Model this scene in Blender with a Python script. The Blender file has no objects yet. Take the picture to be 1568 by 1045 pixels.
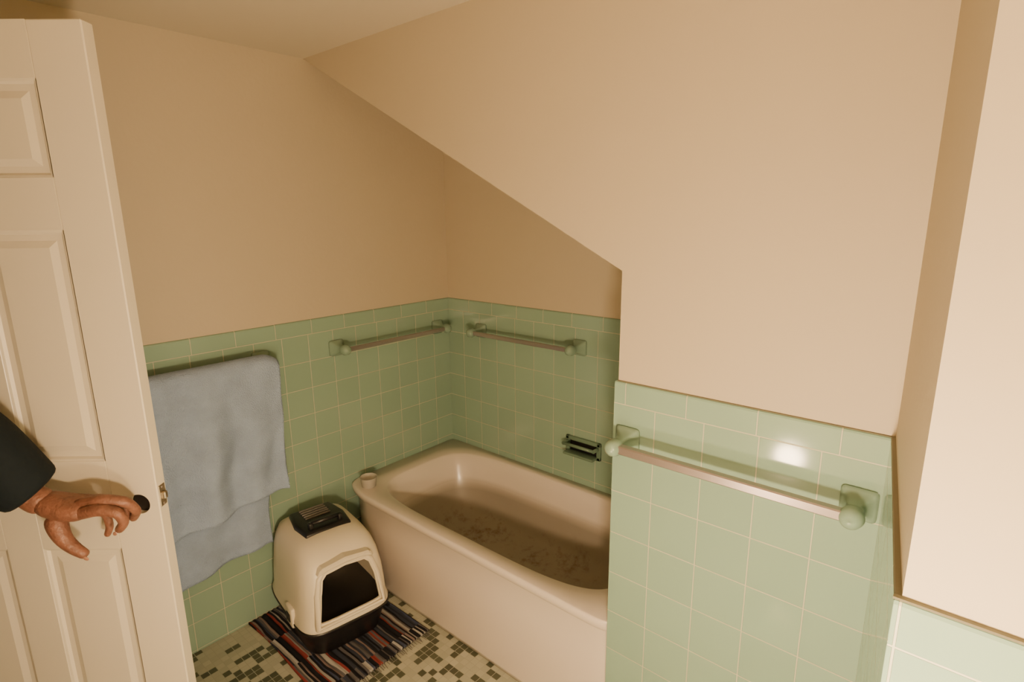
import bpy, bmesh, math, random
from mathutils import Vector, Matrix, noise
random.seed(4)
S=bpy.context.scene; C=S.collection
# ---------------------------------------------------------------- helpers
def link(o,par=None):
    C.objects.link(o)
    if par: o.parent=par
    return o
def empty(name):
    e=bpy.data.objects.new(name,None); e.empty_display_size=.1; C.objects.link(e); return e
def mesh(name,vs,fs,mat=None,par=None,smooth=False):
    m=bpy.data.meshes.new(name); m.from_pydata([tuple(v) for v in vs],[],fs); m.update()
    bm=bmesh.new(); bm.from_mesh(m); bmesh.ops.recalc_face_normals(bm,faces=bm.faces); bm.to_mesh(m); bm.free()
    if mat: m.materials.append(mat)
    if smooth:
        for p in m.polygons: p.use_smooth=True
    return link(bpy.data.objects.new(name,m),par)
def box(name,a,b,mat=None,par=None,bev=0,seg=2,M=None):
    bm=bmesh.new(); bmesh.ops.create_cube(bm,size=1)
    a=Vector(a);b=Vector(b)
    for v in bm.verts:
        v.co=Vector([(a[i]+b[i])/2+v.co[i]*(b[i]-a[i]) for i in range(3)])
    if bev: bmesh.ops.bevel(bm,geom=bm.edges[:],offset=bev,segments=seg,profile=.5,affect='EDGES')
    if M: bmesh.ops.transform(bm,matrix=M,verts=bm.verts)
    m=bpy.data.meshes.new(name); bm.to_mesh(m); bm.free()
    if mat: m.materials.append(mat)
    if bev and seg>1:
        for p in m.polygons: p.use_smooth=True
    return link(bpy.data.objects.new(name,m),par)
def loft(name,rings,mat=None,par=None,caps=(True,True),smooth=True,sub=0):
    n=len(rings[0]); vs=[v for r in rings for v in r]; fs=[]
    for i in range(len(rings)-1):
        for j in range(n):
            k=(j+1)%n; fs.append((i*n+j,i*n+k,(i+1)*n+k,(i+1)*n+j))
    if caps[0]: fs.append(tuple(range(n))[::-1])
    if caps[1]: fs.append(tuple((len(rings)-1)*n+j for j in range(n)))
    o=mesh(name,vs,fs,mat,par,smooth)
    if sub:
        s=o.modifiers.new('s','SUBSURF'); s.levels=sub; s.render_levels=sub
    return o
def cyl(name,p,q,r,mat=None,par=None,n=20,r2=None,smooth=True):
    p=Vector(p);q=Vector(q);d=(q-p).normalized(); a=d.orthogonal().normalized(); b=d.cross(a)
    r2=r if r2 is None else r2
    R=[[c+(a*math.cos(t)+b*math.sin(t))*rr for t in [2*math.pi*i/n for i in range(n)]] for c,rr in ((p,r),(q,r2))]
    o=loft(name,R,mat,par,smooth=False)
    if smooth:
        for f in o.data.polygons:
            if len(f.vertices)==4: f.use_smooth=True
    return o
def rev(name,prof,origin,axis,mat,par=None,n=24,sq=None):
    d=Vector(axis).normalized(); a=d.orthogonal().normalized(); b=d.cross(a); o=Vector(origin)
    if abs(d.z)<.5:
        b=Vector((0,0,1)); a=b.cross(d)
    rings=[]
    for i,(r,h) in enumerate(prof):
        e=2 if sq is None else sq[i]
        ring=[]
        for k in range(n):
            t=2*math.pi*k/n; c,s=math.cos(t),math.sin(t)
            x=math.copysign(abs(c)**(2/e),c); y=math.copysign(abs(s)**(2/e),s)
            ring.append(o+d*h+a*x*r+b*y*r)
        rings.append(ring)
    return loft(name,rings,mat,par)
def rrect(cx,cy,hx,hy,z,e=5,n=48):
    out=[]
    for k in range(n):
        t=2*math.pi*(k+.5)/n; c,s=math.cos(t),math.sin(t)
        out.append(Vector((cx+hx*math.copysign(abs(c)**(2/e),c),cy+hy*math.copysign(abs(s)**(2/e),s),z)))
    return out
def boolcut(o,cutters):
    for c in cutters:
        md=o.modifiers.new('b','BOOLEAN'); md.object=c; md.operation='DIFFERENCE'; md.solver='EXACT'
    dg=bpy.context.evaluated_depsgraph_get(); dg.update()
    nm=bpy.data.meshes.new_from_object(o.evaluated_get(dg))
    o.modifiers.clear(); o.data=nm
    for c in cutters: bpy.data.objects.remove(c)
def skin(name,pts,edges,mat,par,sub=2,root=0):
    m=bpy.data.meshes.new(name); m.from_pydata([p[0] for p in pts],edges,[]); m.update()
    o=link(bpy.data.objects.new(name,m),par)
    o.modifiers.new('sk','SKIN')
    if not m.skin_vertices: 
        bm=bmesh.new(); bm.from_mesh(m); bm.verts.layers.skin.verify(); bm.to_mesh(m); bm.free()
    for i,p in enumerate(pts):
        r=p[1]; m.skin_vertices[0].data[i].radius=(r,r) if not isinstance(r,tuple) else r
        m.skin_vertices[0].data[i].use_root=(i==root)
    s=o.modifiers.new('s','SUBSURF'); s.levels=sub; s.render_levels=sub
    o.modifiers['sk'].use_smooth_shade=True
    m.materials.append(mat)
    return o
# ---------------------------------------------------------------- materials
def M(name,col,rough=.5,metal=0,bump=None,spec=.5,trans=0,var=None,emit=None):
    m=bpy.data.materials.new(name); m.use_nodes=True; nt=m.node_tree; b=nt.nodes['Principled BSDF']
    b.inputs['Base Color'].default_value=(*col,1); b.inputs['Roughness'].default_value=rough; b.inputs['Metallic'].default_value=metal
    b.inputs['Specular IOR Level'].default_value=spec
    if trans: b.inputs['Transmission Weight'].default_value=trans
    tc=nt.nodes.new('ShaderNodeTexCoord')
    if var:
        sc,amt=var; n=nt.nodes.new('ShaderNodeTexNoise'); n.inputs['Scale'].default_value=sc; n.inputs['Detail'].default_value=2
        nt.links.new(tc.outputs['Object'],n.inputs['Vector'])
        r=nt.nodes.new('ShaderNodeValToRGB'); r.color_ramp.elements[0].position=.3; r.color_ramp.elements[1].position=.7
        r.color_ramp.elements[0].color=(*[c*(1-amt) for c in col],1); r.color_ramp.elements[1].color=(*[min(1,c*(1+amt)) for c in col],1)
        nt.links.new(n.outputs['Fac'],r.inputs['Fac']); nt.links.new(r.outputs['Color'],b.inputs['Base Color'])
    if bump:
        sc,st=bump; n=nt.nodes.new('ShaderNodeTexNoise'); n.inputs['Scale'].default_value=sc; n.inputs['Detail'].default_value=1
        nt.links.new(tc.outputs['Object'],n.inputs['Vector'])
        bp=nt.nodes.new('ShaderNodeBump'); bp.inputs['Strength'].default_value=st; bp.inputs['Distance'].default_value=.004
        nt.links.new(n.outputs['Fac'],bp.inputs['Height']); nt.links.new(bp.outputs['Normal'],b.inputs['Normal'])
    if emit:
        b.inputs['Emission Color'].default_value=(*emit[0],1); b.inputs['Emission Strength'].default_value=emit[1]
    return m
TILE=(.265,.395,.31)
def tile_mat(name,udir,u0,zc,pw,cw=.155,caph=.06,cu=None,col=TILE):
    cu=u0 if cu is None else cu
    m=bpy.data.materials.new(name); m.use_nodes=True; nt=m.node_tree; N=nt.nodes; L=nt.links; b=N['Principled BSDF']
    tc=N.new('ShaderNodeTexCoord')
    dot=N.new('ShaderNodeVectorMath'); dot.operation='DOT_PRODUCT'; dot.inputs[1].default_value=udir
    L.new(tc.outputs['Object'],dot.inputs[0])
    sp=N.new('ShaderNodeSeparateXYZ'); L.new(tc.outputs['Object'],sp.inputs[0])
    sv=N.new('ShaderNodeMath'); sv.operation='SUBTRACT'; L.new(sp.outputs['Z'],sv.inputs[0]); sv.inputs[1].default_value=zc
    def brick(w,h,uo):
        su=N.new('ShaderNodeMath'); su.operation='SUBTRACT'; L.new(dot.outputs['Value'],su.inputs[0]); su.inputs[1].default_value=uo
        cb=N.new('ShaderNodeCombineXYZ'); L.new(su.outputs[0],cb.inputs['X']); L.new(sv.outputs[0],cb.inputs['Y'])
        k=N.new('ShaderNodeTexBrick'); k.offset=0; k.squash=1; k.inputs['Scale'].default_value=1
        k.inputs['Brick Width'].default_value=w; k.inputs['Row Height'].default_value=h; k.inputs['Mortar Size'].default_value=.0017
        k.inputs['Mortar Smooth'].default_value=.3
        k.inputs['Color1'].default_value=(*[c*1.02 for c in col],1); k.inputs['Color2'].default_value=(*[c*.96 for c in col],1)
        k.inputs['Mortar'].default_value=(.52,.53,.39,1); L.new(cb.outputs[0],k.inputs['Vector']); return k
    k1=brick(pw,pw,u0); k2=brick(cw,caph+.02,cu)
    gt=N.new('ShaderNodeMath'); gt.operation='GREATER_THAN'; L.new(sv.outputs[0],gt.inputs[0]); gt.inputs[1].default_value=0
    mx=N.new('ShaderNodeMix'); mx.data_type='RGBA'; L.new(gt.outputs[0],mx.inputs[0]); L.new(k1.outputs['Color'],mx.inputs[6]); L.new(k2.outputs['Color'],mx.inputs[7])
    mf=N.new('ShaderNodeMix'); mf.data_type='FLOAT'; L.new(gt.outputs[0],mf.inputs[0]); L.new(k1.outputs['Fac'],mf.inputs[2]); L.new(k2.outputs['Fac'],mf.inputs[3])
    L.new(mx.outputs[2],b.inputs['Base Color'])
    inv=N.new('ShaderNodeMath'); inv.operation='SUBTRACT'; inv.inputs[0].default_value=1; L.new(mf.outputs[0],inv.inputs[1])
    nz=N.new('ShaderNodeTexNoise'); nz.inputs['Scale'].default_value=9; nz.inputs['Detail'].default_value=0; L.new(tc.outputs['Object'],nz.inputs['Vector'])
    ad=N.new('ShaderNodeMath'); ad.operation='MULTIPLY_ADD'; L.new(nz.outputs['Fac'],ad.inputs[0]); ad.inputs[1].default_value=.35; L.new(inv.outputs[0],ad.inputs[2])
    bp=N.new('ShaderNodeBump'); bp.inputs['Strength'].default_value=.8; bp.inputs['Distance'].default_value=.0016
    L.new(ad.outputs[0],bp.inputs['Height']); L.new(bp.outputs['Normal'],b.inputs['Normal'])
    r=N.new('ShaderNodeMath'); r.operation='MULTIPLY_ADD'; L.new(mf.outputs[0],r.inputs[0]); r.inputs[1].default_value=.35; r.inputs[2].default_value=.10
    L.new(r.outputs[0],b.inputs['Roughness'])
    return m
plaster=M('plaster_warm',(.53,.46,.335),.62,bump=(60,.12))
ceilm=M('ceiling_paint',(.62,.56,.45),.7)
doorm=M('door_paint',(.74,.68,.55),.35,bump=(25,.06))
enamel=M('tub_enamel',(.74,.66,.58),.16)
ceramic=M('green_ceramic',tuple(c*.85 for c in TILE),.1)
chrome=M('bar_chrome',(.40,.35,.34),.3,.75)
brass=M('latch_metal',(.5,.45,.36),.3,1)
black=M('black_plastic',(.012,.011,.012),.35)
cream=M('cream_plastic',(.72,.65,.50),.38)
trimm=M('caulk_brown',(.20,.19,.13),.6)
# ---------------------------------------------------------------- dimensions
H=2.206; W=.707; A=1.409; H1=1.478; R=2.019; R2=2.093; Q=1.253; T=1.204; T2=1.191; EY=-2.06; XR=3.2
# ---------------------------------------------------------------- shell
def floor_mat():
    m=bpy.data.materials.new('mosaic_floor'); m.use_nodes=True; nt=m.node_tree; N=nt.nodes; L=nt.links; b=N['Principled BSDF']
    tc=N.new('ShaderNodeTexCoord')
    def cells(sx,sy,off):
        a=N.new('ShaderNodeVectorMath'); a.operation='MULTIPLY_ADD'; a.inputs[1].default_value=(1/sx,1/sy,0); a.inputs[2].default_value=off; L.new(tc.outputs['Object'],a.inputs[0])
        f=N.new('ShaderNodeVectorMath'); f.operation='FLOOR'; L.new(a.outputs[0],f.inputs[0])
        w=N.new('ShaderNodeTexWhiteNoise'); w.noise_dimensions='2D'; L.new(f.outputs[0],w.inputs['Vector']); return w
    w1=cells(.027,.027,(0,0,0)); w2=cells(.054,.027,(.0,.0,0)); w3=cells(.027,.054,(.0,.0,0))
    def less(w,t):
        k=N.new('ShaderNodeMath'); k.operation='LESS_THAN'; L.new(w.outputs['Value'],k.inputs[0]); k.inputs[1].default_value=t; return k
    a=less(w1,.15); c=less(w2,.12); d=less(w3,.15)
    m1=N.new('ShaderNodeMath'); m1.operation='MAXIMUM'; L.new(a.outputs[0],m1.inputs[0]); L.new(c.outputs[0],m1.inputs[1])
    m2=N.new('ShaderNodeMath'); m2.operation='MAXIMUM'; L.new(m1.outputs[0],m2.inputs[0]); L.new(d.outputs[0],m2.inputs[1])
    mx=N.new('ShaderNodeMix'); mx.data_type='RGBA'; L.new(m2.outputs[0],mx.inputs[0]); mx.inputs[6].default_value=(.45,.455,.36,1); mx.inputs[7].default_value=(.09,.10,.065,1)
    vr=N.new('ShaderNodeMix'); vr.data_type='RGBA'; vr.blend_type='MULTIPLY'; vr.inputs[0].default_value=.22; L.new(mx.outputs[2],vr.inputs[6]); L.new(w1.outputs['Value'],vr.inputs[7])
    k=N.new('ShaderNodeTexBrick'); k.offset=0; k.inputs['Scale'].default_value=1; k.inputs['Brick Width'].default_value=.027; k.inputs['Row Height'].default_value=.027; k.inputs['Mortar Size'].default_value=.0012; k.inputs['Mortar Smooth'].default_value=.2
    L.new(tc.outputs['Object'],k.inputs['Vector'])
    g=N.new('ShaderNodeMix'); g.data_type='RGBA'; L.new(k.outputs['Fac'],g.inputs[0]); L.new(vr.outputs[2],g.inputs[6]); g.inputs[7].default_value=(.36,.36,.29,1)
    L.new(g.outputs[2],b.inputs['Base Color']); b.inputs['Roughness'].default_value=.3
    return m
box('floor',(-.1,-3.1,-.06),(XR+.1,.1,0),floor_mat())
box('ceiling',(-.1,-3.1,H),(XR+.1,.1,H+.06),ceilm)
wl=box('wall_left',(-.1,-3.1,0),(0,.1,H),plaster)
wb=box('wall_back',(0,0,0),(XR+.1,.1,H),plaster)
prof=[(0,H),(A,H1),(A,0),(R,0),(R+.3,0),(R+.3,H)]
vs=[(x,-W,z) for x,z in prof]+[(x,0,z) for x,z in prof]
n=len(prof)
wk=mesh('wall_bulkhead',vs,[tuple(range(n))[::-1],tuple(range(n,2*n))]+[(i,(i+1)%n,n+(i+1)%n,n+i) for i in range(n)],plaster)
pts=[(R,-W),(R2,-Q),(XR,-Q),(XR,-W)]
wr=mesh('wall_right',[(x,y,0) for x,y in pts]+[(x,y,H) for x,y in pts],[(0,1,2,3),(4,5,6,7)]+[(i,(i+1)%4,4+(i+1)%4,4+i) for i in range(4)],plaster)
box('wall_far_right',(XR,-3.1,0),(XR+.1,-Q,H),plaster)
wf=box('wall_front',(.82,EY-.1,0),(XR,EY,H),plaster)
box('header',(0,EY-.1,2.05),(.82,EY,H),plaster,wf)
box('wall_hall',(-.1,-3.2,0),(XR+.1,-3.1,H),plaster)
th=.007
def dado(name,x0,y0,x1,y1,z0,z1,side,mat,par):
    d=Vector((x1-x0,y1-y0,0)).normalized(); nrm=Vector((d.y,-d.x,0))*side
    p=[Vector((x0,y0,0)),Vector((x1,y1,0))]
    sec=[(.0002,z0),(th,z0),(th,z1-.006),(th*.75,z1-.002),(th*.3,z1),(.0002,z1)]
    rings=[[q+nrm*a+Vector((0,0,z)) for a,z in sec] for q in p]
    return loft(name,rings,mat,par,smooth=False)
CH=.06
dado('tile_left',0,0,0,-2.03,0.001,T,-1,tile_mat('tile_left_mat',(0,1,0),0,T-CH,.1135),wl)
dado('tile_back',0,0,A,0,0.001,T,1,tile_mat('tile_back_mat',(1,0,0),0,T-CH,.1135),wb)
dado('tile_bulkhead',A-th,-W,R,-W,0.001,T2,1,tile_mat('tile_bulkhead_mat',(1,0,0),1.520-.126,T2-CH,.126,.165,CH,1.60-.165),wk)
dado('tile_return',A,0,A,-W,0.001,T2,1,tile_mat('tile_return_mat',(0,1,0),-W,T2-CH,.118),wk)
jd=Vector((R2-R,-Q+W,0)).normalized()
dado('tile_jog',R,-W,R2,-Q,0.001,T2,1,tile_mat('tile_jog_mat',tuple(jd),0.05,T2-CH,.118),wr)
dado('tile_right',R2-.006,-Q,XR,-Q,0.001,T2,1,tile_mat('tile_right_mat',(1,0,0),R2,T2-CH,.126,.165),wr)
def strip(name,x0,y0,x1,y1,z,mat,par,w=.009,h=.004):
    d=Vector((x1-x0,y1-y0,0)).normalized(); nr=Vector((d.y,-d.x,0))
    sec=[(0,0),(w,0),(w*.8,h*.7),(0,h)]
    return loft(name,[[Vector((x,y,z))+nr*a+Vector((0,0,b)) for a,b in sec] for x,y in((x0,y0),(x1,y1))],mat,par,smooth=False)
strip('trim_1',R,-W,R2,-Q,T2,trimm,wr,.0075,.003); strip('trim_2',R2-.008,-Q,XR,-Q,T2,trimm,wr,.0065,.003); strip('trim_3',A,-W,R,-W,T2,trimm,wk,.005,.002)
# ---------------------------------------------------------------- bathtub
def tub():
    m=enamel.copy(); m.name='tub_enamel_dirt_shadow'; nt=m.node_tree; N=nt.nodes; L=nt.links; b=N['Principled BSDF']
    tc=N.new('ShaderNodeTexCoord'); sp=N.new('ShaderNodeSeparateXYZ'); L.new(tc.outputs['Object'],sp.inputs[0])
    n1=N.new('ShaderNodeTexNoise'); n1.inputs['Scale'].default_value=26; n1.inputs['Detail'].default_value=7; n1.inputs['Roughness'].default_value=.7; L.new(tc.outputs['Object'],n1.inputs['Vector'])
    n2=N.new('ShaderNodeTexNoise'); n2.inputs['Scale'].default_value=3.5; L.new(tc.outputs['Object'],n2.inputs['Vector'])
    ml=N.new('ShaderNodeMath'); ml.operation='MULTIPLY'; L.new(n1.outputs['Fac'],ml.inputs[0]); L.new(n2.outputs['Fac'],ml.inputs[1])
    rp=N.new('ShaderNodeMapRange'); rp.inputs[1].default_value=.305; rp.inputs[2].default_value=.46; rp.inputs[4].default_value=.75; L.new(ml.outputs[0],rp.inputs[0])
    zr=N.new('ShaderNodeMapRange'); zr.inputs[1].default_value=.24; zr.inputs[2].default_value=.14; L.new(sp.outputs['Z'],zr.inputs[0])
    yr=N.new('ShaderNodeMath'); yr.operation='GREATER_THAN'; L.new(sp.outputs['Y'],yr.inputs[0]); yr.inputs[1].default_value=-.645
    a=N.new('ShaderNodeMath'); a.operation='MULTIPLY'; L.new(zr.outputs[0],a.inputs[0]); L.new(yr.outputs[0],a.inputs[1])
    d=N.new('ShaderNodeMath'); d.operation='MULTIPLY'; L.new(a.outputs[0],d.inputs[0]); L.new(rp.outputs[0],d.inputs[1])
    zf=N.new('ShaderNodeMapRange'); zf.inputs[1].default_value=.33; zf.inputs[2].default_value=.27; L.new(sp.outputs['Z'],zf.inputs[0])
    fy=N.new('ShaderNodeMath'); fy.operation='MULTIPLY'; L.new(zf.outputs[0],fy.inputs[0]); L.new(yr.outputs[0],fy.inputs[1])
    mx=N.new('ShaderNodeMix'); mx.data_type='RGBA'; L.new(fy.outputs[0],mx.inputs[0]); mx.inputs[6].default_value=(.74,.66,.58,1); mx.inputs[7].default_value=(.37,.33,.27,1)  # grimy film tone that also paints the rim's shadow into the basin
    m3=N.new('ShaderNodeMix'); m3.data_type='RGBA'; L.new(d.outputs[0],m3.inputs[0]); L.new(mx.outputs[2],m3.inputs[6]); m3.inputs[7].default_value=(.15,.085,.05,1)
    L.new(m3.outputs[2],b.inputs['Base Color'])
    rr=N.new('ShaderNodeMapRange'); rr.inputs[3].default_value=.16; rr.inputs[4].default_value=.5; L.new(fy.outputs[0],rr.inputs[0]); L.new(rr.outputs[0],b.inputs['Roughness'])
    NN=112; x0,x1=th+.001,A-th-.001; y0,y1=-.700,-th-.001; ZT=.435
    def outer(z,fi=0):
        out=[]
        cx,cy=(x0+x1)/2,(y0+y1)/2
        for k in range(NN):
            t=2*math.pi*(k+.5)/NN; c,s=math.cos(t),math.sin(t); e=2/26
            x=cx+(x1-x0)/2*math.copysign(abs(c)**e,c); y=cy+(y1-y0)/2*math.copysign(abs(s)**e,s)
            if y<cy:
                ease=max(0,1-(x-x0)/.24)**2
                y+= (fi+ease*(.045+fi*2.6))*min(1,(cy-y)/.3)
            out.append(Vector((x,y,z)))
        return out
    def inner(xl,xr,yf,yb,z,e):
        out=[]; cx,cy=(xl+xr)/2,(yf+yb)/2
        for k in range(NN):
            t=2*math.pi*(k+.5)/NN; c,s=math.cos(t),math.sin(t)
            ee=2/e
            out.append(Vector((cx+(xr-xl)/2*math.copysign(abs(c)**ee,c),cy+(yb-yf)/2*math.copysign(abs(s)**ee,s),z)))
        return out
    rings=[outer(0,.016),outer(.02,.012),outer(.30,.010),outer(.392,.010),outer(.400,.006),outer(.406,.0),outer(.427,-.001),outer(.433,.002),outer(ZT,.006)]
    rings+=[inner(.12,1.34,-.640,-.052,ZT-.001,4.6),inner(.127,1.335,-.635,-.058,ZT-.006,4.4),inner(.15,1.32,-.626,-.070,.38,4.2),
            inner(.18,1.30,-.615,-.085,.27,4.0),inner(.23,1.28,-.60,-.10,.17,3.6),inner(.28,1.26,-.57,-.13,.125,3.2),inner(.38,1.2,-.50,-.19,.108,2.8),inner(.7,1.0,-.38,-.30,.104,2.2)]
    e=empty('bathtub')
    loft('tub_body',rings,m,e,caps=(True,True))
    rev('drain',[(.0,0),(.024,0),(.028,.003),(.02,.005),(0,.005)],(1.12,-.34,.106),(0,0,1),chrome,e)
tub()
glass=M('frosted_plastic',(.74,.70,.62),.25,trans=.35)
rev('cup_standin',[(.0,.0),(.028,0),(.031,.002),(.037,.045),(.039,.047),(.036,.046),(.029,.006),(0,.005)],(.118,-.628,.4345),(0,0,1),glass)  # squat translucent piece standing in for a pale block at the tub corner
# ---------------------------------------------------------------- towel bars
def towel_bar(name,p,q,n,barmat=chrome,sz=.009):
    e=empty(name); p=Vector(p);q=Vector(q);n=Vector(n)
    off=n*.072
    for i,c in enumerate((p,q)):
        rev('post_%d'%(i+1),[(0,0),(.034,0),(.034,.006),(.029,.010),(.019,.026),(.016,.045),(.019,.058),(.023,.072),(.019,.088),(.010,.095),(0,.097)],c,n,ceramic,e,n=32,sq=[8,8,8,6,4,3,2.4,2,2,2,2])
    up=Vector((0,0,1)); a=p+off; b=q+off
    rings=[[c+up*sz*u+n*sz*v for u,v in ((1,.75),(.75,1),(-.75,1),(-1,.75),(-1,-.75),(-.75,-1),(.75,-1),(1,-.75))] for c in (a,b)]
    loft('bar',rings,barmat,e,smooth=False)
    return e
t1=th+.0005
towel_bar('towel_bar',(t1,-.09,1.065),(t1,-.67,1.065),(1,0,0))
hung=towel_bar('towel_bar',(t1,-1.0,1.078),(t1,-1.60,1.078),(1,0,0))
towel_bar('towel_bar',(.24,-t1,1.062),(.82,-t1,1.062),(0,-1,0))
towel_bar('towel_bar',(1.447,-W-t1,1.04),(1.975,-W-t1,1.04),(0,-1,0),sz=.011)
# ---------------------------------------------------------------- soap dish with grab bar
e=empty('soap_dish')
sx0,sx1,sz0,sz1=.76,.94,.575,.655
fr=M('soap_dish_ceramic',(.14,.22,.16),.12)
box('flange_top',(sx0,-th-.014,sz1-.018),(sx1,-th,sz1),fr,e,.004)
box('flange_bottom',(sx0,-th-.014,sz0),(sx1,-th,sz0+.018),fr,e,.004)
box('flange_left',(sx0,-th-.014,sz0),(sx0+.02,-th,sz1),fr,e,.004)
box('flange_right',(sx1-.02,-th-.014,sz0),(sx1,-th,sz1),fr,e,.004)
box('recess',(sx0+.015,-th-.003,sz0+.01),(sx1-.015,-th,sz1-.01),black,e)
box('tray',(sx0+.012,-.062,sz0+.006),(sx1-.012,-th,sz0+.018),fr,e,.005)
cyl('grab_bar',(sx0+.012,-.055,sz0+.055),(sx1-.012,-.055,sz0+.055),.007,fr,e)
for i,x in enumerate((sx0+.012,sx1-.012)): cyl('arm_%d'%i,(x,-th,sz0+.055),(x,-.058,sz0+.055),.008,fr,e)
# ---------------------------------------------------------------- towel
towm=M('blue_terry',(.31,.40,.57),.95,bump=(260,1.0),spec=.15,var=(14,.08))
def towel():
    e=empty('bath_towel'); xb=th+.072; zb=1.078
    def sheet(name,y0,y1,zf,zk,amp,rr,seed,skew=0,rb=0,band=None,thick=.008,out=.03):
        ny,ns=80,110; vs=[]
        Lf=zb-zf; Lk=zb-zk; arc=math.pi*rr
        tot=Lk+arc+Lf
        for j in range(ns+1):
            s=tot*j/ns
            if s<Lk: x=xb-rr; z=zk+s; dz=zb-z; sg=-1
            elif s<Lk+arc:
                t=(s-Lk)/rr; x=xb-rr*math.cos(t); z=zb+rr*math.sin(t); dz=0; sg=0
            else: z=zb-(s-Lk-arc); x=xb+rr; dz=zb-z; sg=1
            for i in range(ny+1):
                u=i/ny; y=y0+(y1-y0)*u
                k=min(1,dz/.35)
                w=(math.sin(y*17+seed)+.8*math.sin(y*36+seed*2+dz*3))*amp*k
                w+=noise.noise(Vector((y*7,dz*5,seed)))*amp*1.8*k
                w+=noise.noise(Vector((y*14,dz*9,seed+9)))*amp*.6
                bd=0
                if band and sg>0:
                    q=(z-zf)/band
                    if .35<q<1.0: bd=-.005
                    if q<.10: bd=.005
                xx=x+bd+ (w+ (dz*out if sg>0 else 0))*(1 if sg>0 else .3)
                sh=max(0,(u-.90)/.10)
                yy=y+ dz*skew*(u) + noise.noise(Vector((dz*6,seed,u*2)))*.010*k
                zz=z+ (noise.noise(Vector((y*9,seed,3)))*.006 + rb*(u-.5))*(k if sg else 0) - sh*sh*.022*(1 if dz<.1 else 0.6)
                vs.append((max(xx,th+.006),yy,zz))
        fs=[(j*(ny+1)+i,j*(ny+1)+i+1,(j+1)*(ny+1)+i+1,(j+1)*(ny+1)+i) for j in range(ns) for i in range(ny)]
        o=mesh(name,vs,fs,towm,e,True)
        md=o.modifiers.new('s','SOLIDIFY'); md.thickness=thick; md.offset=0
        return o
    sheet('under_layer',-1.50,-1.03,.335,.55,.008,.013,1.0,-.05,.06,out=-.02)
    sheet('front_layer',-1.52,-.980,.560,.66,.016,.031,4.2,-.035,.07,band=.11,thick=.013,out=.05)
towel()
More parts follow.
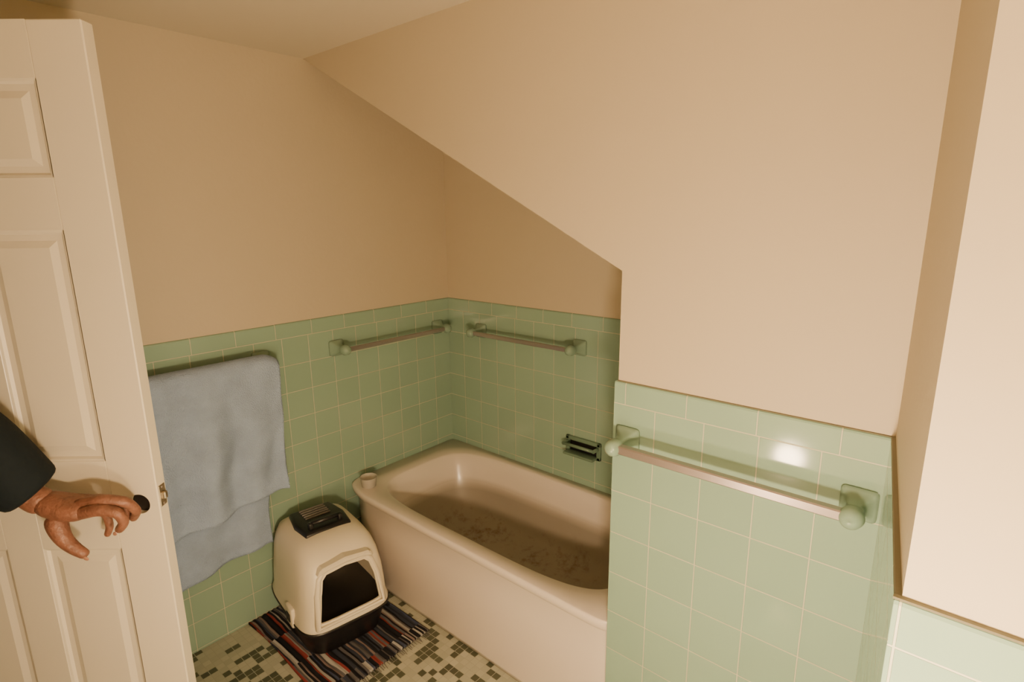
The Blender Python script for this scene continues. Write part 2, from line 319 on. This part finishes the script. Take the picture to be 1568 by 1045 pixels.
# ---------------------------------------------------------------- rag rug
def rug():
    m=bpy.data.materials.new('rag_rug'); m.use_nodes=True; nt=m.node_tree; N=nt.nodes; L=nt.links; b=N['Principled BSDF']; b.inputs['Roughness'].default_value=.95
    b.inputs['Specular IOR Level'].default_value=.1
    tc=N.new('ShaderNodeTexCoord')
    nz=N.new('ShaderNodeTexNoise'); nz.inputs['Scale'].default_value=5; L.new(tc.outputs['Object'],nz.inputs['Vector'])
    sp=N.new('ShaderNodeSeparateXYZ'); L.new(tc.outputs['Object'],sp.inputs[0])
    ws=N.new('ShaderNodeMath'); ws.operation='MULTIPLY_ADD'; L.new(nz.outputs['Fac'],ws.inputs[0]); ws.inputs[1].default_value=.03; L.new(sp.outputs['Y'],ws.inputs[2])
    ml=N.new('ShaderNodeMath'); ml.operation='MULTIPLY'; L.new(ws.outputs[0],ml.inputs[0]); ml.inputs[1].default_value=130
    fl=N.new('ShaderNodeMath'); fl.operation='FLOOR'; L.new(ml.outputs[0],fl.inputs[0])
    sx=N.new('ShaderNodeMath'); sx.operation='MULTIPLY'; L.new(sp.outputs['X'],sx.inputs[0]); sx.inputs[1].default_value=5.5
    fx=N.new('ShaderNodeMath'); fx.operation='FLOOR'; L.new(sx.outputs[0],fx.inputs[0])
    cb=N.new('ShaderNodeCombineXYZ'); L.new(fl.outputs[0],cb.inputs[0]); L.new(fx.outputs[0],cb.inputs[1])
    wn=N.new('ShaderNodeTexWhiteNoise'); wn.noise_dimensions='2D'; L.new(cb.outputs[0],wn.inputs['Vector'])
    r=N.new('ShaderNodeValToRGB'); r.color_ramp.interpolation='CONSTANT'; els=r.color_ramp.elements
    cols=[(0,(.015,.015,.018)),(.34,(.26,.25,.23)),(.44,(.035,.04,.055)),(.62,(.22,.045,.04)),(.68,(.10,.095,.10)),(.84,(.36,.35,.33)),(.90,(.05,.06,.10)),(.95,(.2,.15,.14))]
    els[0].position=0; els[0].color=(*cols[0][1],1); els[1].position=cols[1][0]; els[1].color=(*cols[1][1],1)
    for p,c in cols[2:]:
        k=els.new(p); k.color=(*c,1)
    L.new(wn.outputs['Value'],r.inputs[0]); L.new(r.outputs[0],b.inputs['Base Color'])
    x0,x1,y0,y1=.012,.60,-1.17,-.72; nx,ny=80,110; vs=[]
    for side in (1,0):
        for j in range(ny+1):
            for i in range(nx+1):
                u,v=i/nx,j/ny; x=x0+(x1-x0)*u; y=y0+(y1-y0)*v
                x+=noise.noise(Vector((v*30,5,0)))*.006*(u>.98); y+=.010*math.sin(u*6)*(1-v)*.6
                z=.001 if not side else .008+.0025*math.sin(y*300)+.004*max(0,noise.noise(Vector((x*8,y*8,2))))
                vs.append((x,y,z))
    K=(nx+1)*(ny+1); f=lambda i,j,s:s*K+j*(nx+1)+i
    fs=[(f(i,j,s),f(i+1,j,s),f(i+1,j+1,s),f(i,j+1,s)) for s in(0,1) for j in range(ny) for i in range(nx)]
    for i in range(nx): fs+= [(f(i,0,0),f(i+1,0,0),f(i+1,0,1),f(i,0,1)),(f(i,ny,0),f(i+1,ny,0),f(i+1,ny,1),f(i,ny,1))]
    for j in range(ny): fs+= [(f(0,j,0),f(0,j+1,0),f(0,j+1,1),f(0,j,1)),(f(nx,j,0),f(nx,j+1,0),f(nx,j+1,1),f(nx,j,1))]
    e=empty('rag_rug'); mesh('rug_weave',vs,fs,m,e,True)
    bmv=[];bf=[]
    for k in range(46):
        y=y0+.005+(y1-y0-.01)*k/45; L_=.022+random.random()*.012; dy=random.uniform(-.006,.006)
        b0=len(bmv); bmv+=[(x1-.004,y-.0016,.004),(x1-.004,y+.0016,.004),(x1+L_,y+dy+.001,.002),(x1+L_,y+dy-.001,.002),(x1-.004,y,.008),(x1+L_,y+dy,.003)]
        bf+=[(b0,b0+1,b0+2,b0+3),(b0,b0+4,b0+5,b0+3),(b0+1,b0+4,b0+5,b0+2)]
    mesh('fringe',bmv,bf,M('fringe_yarn',(.14,.13,.12),.95),e)
rug()
# ---------------------------------------------------------------- hooded litter box (local: +x front)
def litter():
    e=empty('hooded_litter_box'); hx,hy=.195,.155
    def R_(s,z,dx=0,sx=1,e_=5): return rrect(dx,0,hx*s*sx,hy*s,z,e_)
    loft('base_pan',[R_(.80,0),R_(.84,.004),R_(.95,.085),R_(.97,.10),R_(1.04,.108),R_(1.05,.118),R_(1.0,.122)],black,e)
    hood=loft('hood',[R_(1.03,.118),R_(1.035,.13),R_(1.0,.15),R_(.985,.20),R_(.955,.26),R_(.91,.315,-.008),R_(.85,.35,-.015),R_(.76,.378,-.025),R_(.62,.395,-.03,1,4),R_(.4,.402,-.03,1,4)],cream,e)
    inner=loft('cut_in',[R_(.98,.10),R_(.97,.15),R_(.955,.20),R_(.92,.26),R_(.87,.31,-.008),R_(.80,.342,-.015),R_(.6,.375,-.025)],black,None)
    def opening(x0,x1,g=0):
        prof=[(-.104-g,.150-g),(.104+g,.150-g),(.092+g,.25),(.080+g,.298),(.066+g*.7,.312+g*.7),(0,.318+g),(-.066-g*.7,.312+g*.7),(-.080-g,.298),(-.092-g,.25)]
        return [[Vector((x,a,z)) for a,z in prof] for x in (x0,x1)]
    cut=loft('cut_door',opening(.07,.4),black,None,smooth=False)
    boolcut(hood,[inner,cut])
    hood.data.materials.clear(); hood.data.materials.append(cream)
    hood.data.set_sharp_from_angle(angle=math.radians(35))
    for p in hood.data.polygons: p.use_smooth=True; p.material_index=0
    def fx(z): 
        return .201-.02*max(0,(z-.15)/.11) -.12*max(0,z-.25)
    prof=opening(0,1,.006)[0]
    rings=[]
    for p_ in prof:
        c=Vector((0,0,.235)); out=(Vector((0,p_.y,p_.z))-c).normalized(); q=Vector((fx(p_.z)-.006,p_.y,p_.z))
        rings.append([q+Vector((0,0,0)),q+Vector((.010,0,0)),q+out*.006+Vector((.012,0,0)),q+out*.016+Vector((.006,0,0)),q+out*.018+Vector((-.012,0,0))])
    rings.append(rings[0]); loft('door_frame',rings,cream,e,caps=(False,False))
    box('litter',(-.17,-.13,.10),(.17,.13,.121),M('litter_gravel',(.10,.09,.08),.95,bump=(200,1)),e)
    lid=[[Vector((x*s-.035,y*s,z)) for x,y in [(.085,-.080),(.085,.080),(.0,.090),(-.10,.075),(-.10,-.075),(0,-.090)]] for s,z in ((1,.38),(1,.405),(.93,.412),(.5,.414))]
    lo=loft('filter_lid',lid,black,e); bv=lo.modifiers.new('b','BEVEL'); bv.width=.006; bv.segments=2
    gm=M('grey_plastic',(.16,.15,.14),.35)
    for i in range(5):
        box('vent_%d'%i,(-.115+i*.016,-.045,.412),(-.108+i*.016,.045,.419),gm,e,.002)
    cyl('handle_grip',(.02,-.052,.43),(.02,.052,.43),.008,black,e)
    for i,y in enumerate((-.052,.052)): box('handle_foot_%d'%i,(.010,y-.008,.405),(.030,y+.008,.435),black,e,.004)
    vis=[[Vector((x,y,z)) for y,z in [(-.10,.318),(-.085,.345),(0,.356),(.085,.345),(.10,.318),(.06,.33),(0,.335),(-.06,.33)]] for x in (.10,.182)]
    loft('visor',vis,cream,e,smooth=False).modifiers.new('b','BEVEL').width=.006
    for i,s in enumerate((-1,1)):
        box('side_latch_%d'%i,(.03,s*.158-.008,.10),(.09,s*.158+.008,.175),cream,e,.006)
        box('latch_slot_%d'%i,(.045,s*.167-.002,.12),(.075,s*.167+.002,.15),black,e,.001)
    e.location=(.25,-.935,.013); e.rotation_euler=(0,0,math.radians(-9)); e.scale=(1.10,1.12,1.06)
litter()
# ---------------------------------------------------------------- door
yaw=-.712
DD=Vector((math.cos(yaw),-math.sin(yaw),0)); DN=Vector((DD.y,-DD.x,0))
E0=Vector((.594,-1.563,0)); DW=.73
DM=Matrix(((-DD.x,DN.x,0,E0.x),(-DD.y,DN.y,0,E0.y),(0,0,1,0),(0,0,0,1)))
def door():
    e=empty('door_1'); t=.036
    def b(n,a,c,m=doorm,bev=.0015): return box(n,a,c,m,e,bev,1,DM)
    b0=.012
    lock=box('lock_stile',(0,-t,b0),(.118,0,2.03),doorm,e,.0025,1)
    hole=cyl('cutter',(.050,-.1,.912),(.050,.1,.912),.0265,None,None,n=40)
    boolcut(lock,[hole]); lock.data.transform(DM)
    lock.data.materials.clear(); lock.data.materials.append(doorm)
    for p in lock.data.polygons: p.use_smooth=False; p.material_index=0
    cyl('latch_case',DM@Vector((.050,-t+.004,.912)),DM@Vector((.050,-.016,.912)),.0268,black,e,n=32)
    b('hinge_stile',(DW-.118,-t,b0),(DW,0,2.03)); b('mullion',(.318,-t,b0),(.412,0,2.03))
    for i,(z0,z1) in enumerate(((b0,.22),(.787,1.03),(1.595,1.71),(1.915,2.03))):
        b('rail_%d_a'%i,(.118,-t,z0),(.318,0,z1),bev=.0003); b('rail_%d_b'%i,(.412,-t,z0),(.612,0,z1),bev=.0003)
    for i,(x0,x1) in enumerate(((.118,.318),(.412,.612))):
        for j,(z0,z1) in enumerate(((.22,.787),(1.03,1.595),(1.71,1.915))):
            for side,sg in (('f',0),('b',1)):
                def P(x,y,z): 
                    y=y if sg==0 else -t-y
                    return DM@Vector((x,y,z))
                def rect(d,y): return [P(x0+d,y,z0+d),P(x1-d,y,z0+d),P(x1-d,y,z1-d),P(x0+d,y,z1-d)]
                loft('panel_%s_%d_%d'%(side,i,j),[rect(0,-.001),rect(.005,-.003),rect(.010,-.009),rect(.024,-.009),rect(.040,-.003),rect(.042,-.003)],doorm,e,caps=(False,True),smooth=False)
    b('latch_plate',(-.0015,-.030,.90),(.002,-.006,.957),brass,.001)
    b('latch_bolt',(-.011,-.025,.918),(.001,-.011,.939),brass,.003)
    for i,z in enumerate((.906,.951)): b('screw_%d'%i,(-.0025,-.021,z-.003),(0,-.015,z+.003),chrome,.001)
    for i,z in enumerate((.2,1.0,1.8)): cyl('hinge_%d'%i,DM@Vector((DW+.004,.004,z)),DM@Vector((DW+.004,.004,z+.09)),.006,brass,e)
door()
e=empty('door_frame')
box('jamb_right',(.80,EY-.11,0),(.82,EY+.0,2.05),doorm,e,.001)
box('casing_right',(.80,EY,0),(.87,EY+.014,2.12),doorm,e,.003)
box('jamb_top',(0.02,EY-.11,2.035),(.82,EY,2.05),doorm,e,.001)
box('casing_top',(.02,EY,2.05),(.87,EY+.014,2.12),doorm,e,.003)
box('jamb_left',(0.008,EY-.11,0),(.022,EY,2.05),doorm,e,.001)
# ---------------------------------------------------------------- person
def person():
    e=empty('person')
    skinm=M('skin',(.22,.095,.06),.5,var=(40,.22),bump=(140,.5)); cloth=M('dark_jacket',(.008,.013,.017),.85,bump=(60,.6),spec=.2)
    trous=M('dark_trousers',(.02,.02,.03),.9); hair=M('hair',(.015,.01,.008),.6); shoe=M('shoe',(.02,.015,.012),.4)
    nail=M('nail',(.36,.19,.13),.3)
    def D(u,v,n):
        u=u+24*(n/.06); v=v-11*(n/.06)
        z=.912+(770-v)/575
        s=(240+.172*(v-770)-u)/590
        return DM@Vector((s,n,z))
    pts=[(D(64,750,.088),(.033,.028)),(D(92,760,.085),(.045,.030)),(D(122,765,.08),(.052,.028)),(D(146,763,.075),(.046,.024))]
    skin('hand_palm',pts,[(0,1),(1,2),(2,3)],skinm,e)
    F={'index':[(116,772,.098,.017),(150,763,.108,.0165),(178,768,.104,.0135),(188,785,.092,.0125),(178,800,.084,.0105)],
       'middle':[(118,760,.086,.017),(156,752,.092,.0165),(190,756,.076,.0135),(206,773,.054,.012),(200,789,.036,.010)],
       'ring':[(116,762,.066,.014),(152,752,.064,.013),(182,760,.052,.0115),(192,782,.042,.0105),(184,802,.036,.009)],
       'little':[(114,768,.052,.013),(144,764,.048,.012),(162,780,.042,.0105),(167,800,.040,.0095),(162,815,.040,.008)],
       'thumb':[(90,770,.092,.028),(94,790,.106,.025),(104,809,.112,.019),(120,822,.112,.0155),(137,833,.108,.0115)]}
    for k,ch in F.items():
        skin('finger_'+k,[(D(a,b,c),r) for a,b,c,r in ch],[(i,i+1) for i in range(len(ch)-1)],skinm,e)
        p=D(*ch[-1][:3]); q=D(*ch[-2][:3]); d=(p-q).normalized(); out=(DN-d*DN.dot(d)).normalized()
        if k in('thumb','index'):
            bm=bmesh.new(); bmesh.ops.create_uvsphere(bm,u_segments=12,v_segments=8,radius=1)
            x=d; z=out; y=z.cross(x)
            mm=Matrix.Translation(p+out*ch[-1][3]*.8)@Matrix((x,y,z)).transposed().to_4x4()@Matrix.Diagonal((.007,.005,.0018,1)); bmesh.ops.transform(bm,matrix=mm,verts=bm.verts)
            m=bpy.data.meshes.new('nail_'+k); bm.to_mesh(m); bm.free(); m.materials.append(nail); link(bpy.data.objects.new('nail_'+k,m),e)
    wrist=D(62,750,.09)
    cuff=D(66,741,.092); cuff2=D(52,730,.098)
    fore=D(-20,655,.14)
    elbow=Vector((.42,-2.00,1.31))
    skin('wrist',[(D(84,757,.087),.036),(wrist,.033),(D(40,730,.10),.030),(D(20,710,.115),.032)],[(0,1),(1,2),(2,3)],skinm,e)
    bx,by=.52,-2.47
    ls=Vector((bx-.17,by+.03,1.44)); rs=Vector((bx+.18,by-.02,1.42))
    pts=[(Vector((bx,by,.98)),(.155,.115)),(Vector((bx,by,1.15)),(.145,.11)),(Vector((bx,by,1.33)),(.165,.115)),(Vector((bx,by,1.43)),(.10,.085)),(Vector((bx,by+.01,1.50)),(.058,.058)),
      (ls,.078),(elbow.lerp(ls,.5),.080),(elbow,.084),(fore,.086),(cuff2,.073),(cuff,.067),
      (rs,.075),(Vector((bx+.25,by-.03,1.13)),.058),(Vector((bx+.24,by+.06,.90)),.045)]
    ed=[(0,1),(1,2),(2,3),(3,4),(2,5),(5,6),(6,7),(7,8),(8,9),(9,10),(2,11),(11,12),(12,13)]
    skin('jacket',pts,ed,cloth,e)
    pts=[(Vector((bx,by,.98)),(.15,.11)),(Vector((bx-.09,by,.86)),.088),(Vector((bx-.10,by+.01,.48)),.062),(Vector((bx-.10,by-.01,.09)),.05),
         (Vector((bx+.09,by,.86)),.088),(Vector((bx+.10,by+.01,.48)),.062),(Vector((bx+.10,by-.01,.09)),.05)]
    skin('trousers',pts,[(0,1),(1,2),(2,3),(0,4),(4,5),(5,6)],trous,e)
    for i,s in enumerate((-1,1)):
        loft('shoe_%d'%i,[rrect(bx+.10*s,by+.05,.045,.135,.0,3,24),rrect(bx+.10*s,by+.05,.048,.138,.03,3,24),rrect(bx+.10*s,by+.02,.045,.10,.07,2.6,24),rrect(bx+.10*s,by-.02,.04,.05,.11,2,24)],shoe,e)
    h=Vector((bx+.24,by+.07,.88))
    skin('hand_palm_rest',[(h,.024),(h+Vector((0,.01,-.04)),(.018,.03)),(h+Vector((0,.015,-.085)),(.016,.036))],[(0,1),(1,2)],skinm,e)
    for i in range(4):
        b0=h+Vector((0,-.015+i*.02,-.08)); l=[.07,.078,.074,.06][3-i]
        skin('rest_finger_%d'%i,[(b0,.0098),(b0+Vector((-.004,.004,-l*.5)),.009),(b0+Vector((-.02,.006,-l)),.007)],[(0,1),(1,2)],skinm,e)
    skin('rest_thumb',[(h+Vector((0,.02,-.03)),.013),(h+Vector((-.012,.048,-.06)),.011),(h+Vector((-.02,.055,-.09)),.008)],[(0,1),(1,2)],skinm,e)
    hc=Vector((bx,by+.02,1.62))
    bm=bmesh.new(); bmesh.ops.create_uvsphere(bm,u_segments=40,v_segments=30,radius=1)
    for v in bm.verts:
        x,y,z=v.co
        w=1-.28*max(0,-z)**1.5; f=1+.05*math.exp(-((z+.75)**2)/.05)*(y>0)
        nose=.16*math.exp(-(x*x)/.012-((z+.12)**2)/.03)*(y>.5); eye=-.05*math.exp(-((abs(x)-.36)**2)/.02-((z-.02)**2)/.012)*(y>.4)
        mouth=.03*math.exp(-(x*x)/.05-((z+.48)**2)/.006)*(y>.4)
        v.co=Vector((x*.076*w,y*.096*f*w+(nose+eye+mouth)*.12,z*.118))
    m=bpy.data.meshes.new('head'); bm.to_mesh(m); bm.free(); m.materials.append(skinm)
    for p in m.polygons: p.use_smooth=True
    o=link(bpy.data.objects.new('head',m),e); o.location=hc
    skin('neck',[(Vector((bx,by,1.46)),.056),(Vector((bx,by+.01,1.56)),.054)],[(0,1)],skinm,e)
    ew=M('eye_white',(.8,.78,.74),.2); ei=M('iris',(.03,.015,.01),.15)
    for i,s in enumerate((-1,1)):
        for nm,r,mt,dy in (('eye',.0125,ew,0),('iris',.006,ei,.0085)):
            bm=bmesh.new(); bmesh.ops.create_uvsphere(bm,u_segments=16,v_segments=12,radius=r); m=bpy.data.meshes.new(nm); bm.to_mesh(m); bm.free(); m.materials.append(mt)
            o=link(bpy.data.objects.new('%s_%d'%(nm,i),m),e); o.location=hc+Vector((s*.027,.078+dy,.004))
        bm=bmesh.new(); bmesh.ops.create_uvsphere(bm,u_segments=16,v_segments=12,radius=1); bmesh.ops.scale(bm,vec=(.009,.018,.030),verts=bm.verts); m=bpy.data.meshes.new('ear'); bm.to_mesh(m); bm.free(); m.materials.append(skinm)
        o=link(bpy.data.objects.new('ear_%d'%i,m),e); o.location=hc+Vector((s*.076,-.005,-.005))
    bm=bmesh.new(); bmesh.ops.create_uvsphere(bm,u_segments=40,v_segments=30,radius=1)
    for v in bm.verts:
        x,y,z=v.co; lim=.35 if y>.1 else -.35+.7*max(0,y+.2)
        k=1.07 if z>lim else .9
        v.co=Vector((x*.078*k,y*.098*k-.004,z*.120*k+.002))
    m=bpy.data.meshes.new('hair'); bm.to_mesh(m); bm.free(); m.materials.append(hair)
    for p in m.polygons: p.use_smooth=True
    o=link(bpy.data.objects.new('hair',m),e); o.location=hc
person()
# ---------------------------------------------------------------- lamps (outside the frame)
warm=(1,.71,.43)
def ico(name,r,mat,par,loc,sc=(1,1,1)):
    bm=bmesh.new(); bmesh.ops.create_icosphere(bm,subdivisions=2,radius=r); bmesh.ops.scale(bm,vec=sc,verts=bm.verts); m=bpy.data.meshes.new(name); bm.to_mesh(m); bm.free(); m.materials.append(mat)
    for p in m.polygons: p.use_smooth=True
    o=link(bpy.data.objects.new(name,m),par); o.location=loc
def stand_lamp(x,y,z,r,em):
    e=empty('globe_lamp')
    met=M('lamp_metal',(.4,.36,.3),.35,1)
    rev('base',[(0,0),(.13,0),(.13,.012),(.10,.022),(.02,.03),(.012,.05),(0,.05)],(x,y,0),(0,0,1),met,e)
    cyl('pole',(x,y,.04),(x,y,z-r-.01),.009,met,e)
    cyl('socket',(x,y,z-r-.03),(x,y,z-r+.004),.018,met,e)
    ico('globe',r,M('globe_glow',(.9,.85,.75),.4,emit=(warm,em)),e,(x,y,z))
stand_lamp(1.606,-1.722,.68,.045,210)
stand_lamp(2.12,-1.84,.98,.055,720)
def fill_lamp():  # unseen fill light added to brighten the upper bulkhead and right wall
    e=empty('added_fill_lamp'); x,y=2.35,-1.75
    rev('fill_canopy',[(0,0),(.09,0),(.09,-.02),(.07,-.03),(0,-.03)],(x,y,H),(0,0,1),M('fill_canopy',(.7,.65,.55),.4),e)
    ico('fill_shade',.10,M('fill_glow',(.9,.85,.75),.4,emit=(warm,16)),e,(x,y,H-.095),(1,1,.7))
fill_lamp()
w=bpy.data.worlds.new('w'); S.world=w; w.use_nodes=True; w.node_tree.nodes['Background'].inputs[0].default_value=(1,.8,.6,1); w.node_tree.nodes['Background'].inputs[1].default_value=.05
# ---------------------------------------------------------------- camera
pit=.223; roll=-.010
fw=Vector((math.sin(yaw)*math.cos(pit),math.cos(yaw)*math.cos(pit),-math.sin(pit))); rt=Vector((math.cos(yaw),-math.sin(yaw),0)); up=rt.cross(fw)
rt2=rt*math.cos(roll)+up*math.sin(roll); up2=-rt*math.sin(roll)+up*math.cos(roll)
cd=bpy.data.cameras.new('camera'); cd.sensor_width=36; cd.lens=863/1568*36; cd.clip_start=.02
co=link(bpy.data.objects.new('camera',cd))
mw=Matrix((rt2,up2,-fw)).transposed().to_4x4(); mw.translation=Vector((2.125,-1.963,1.622)); co.matrix_world=mw
S.camera=co
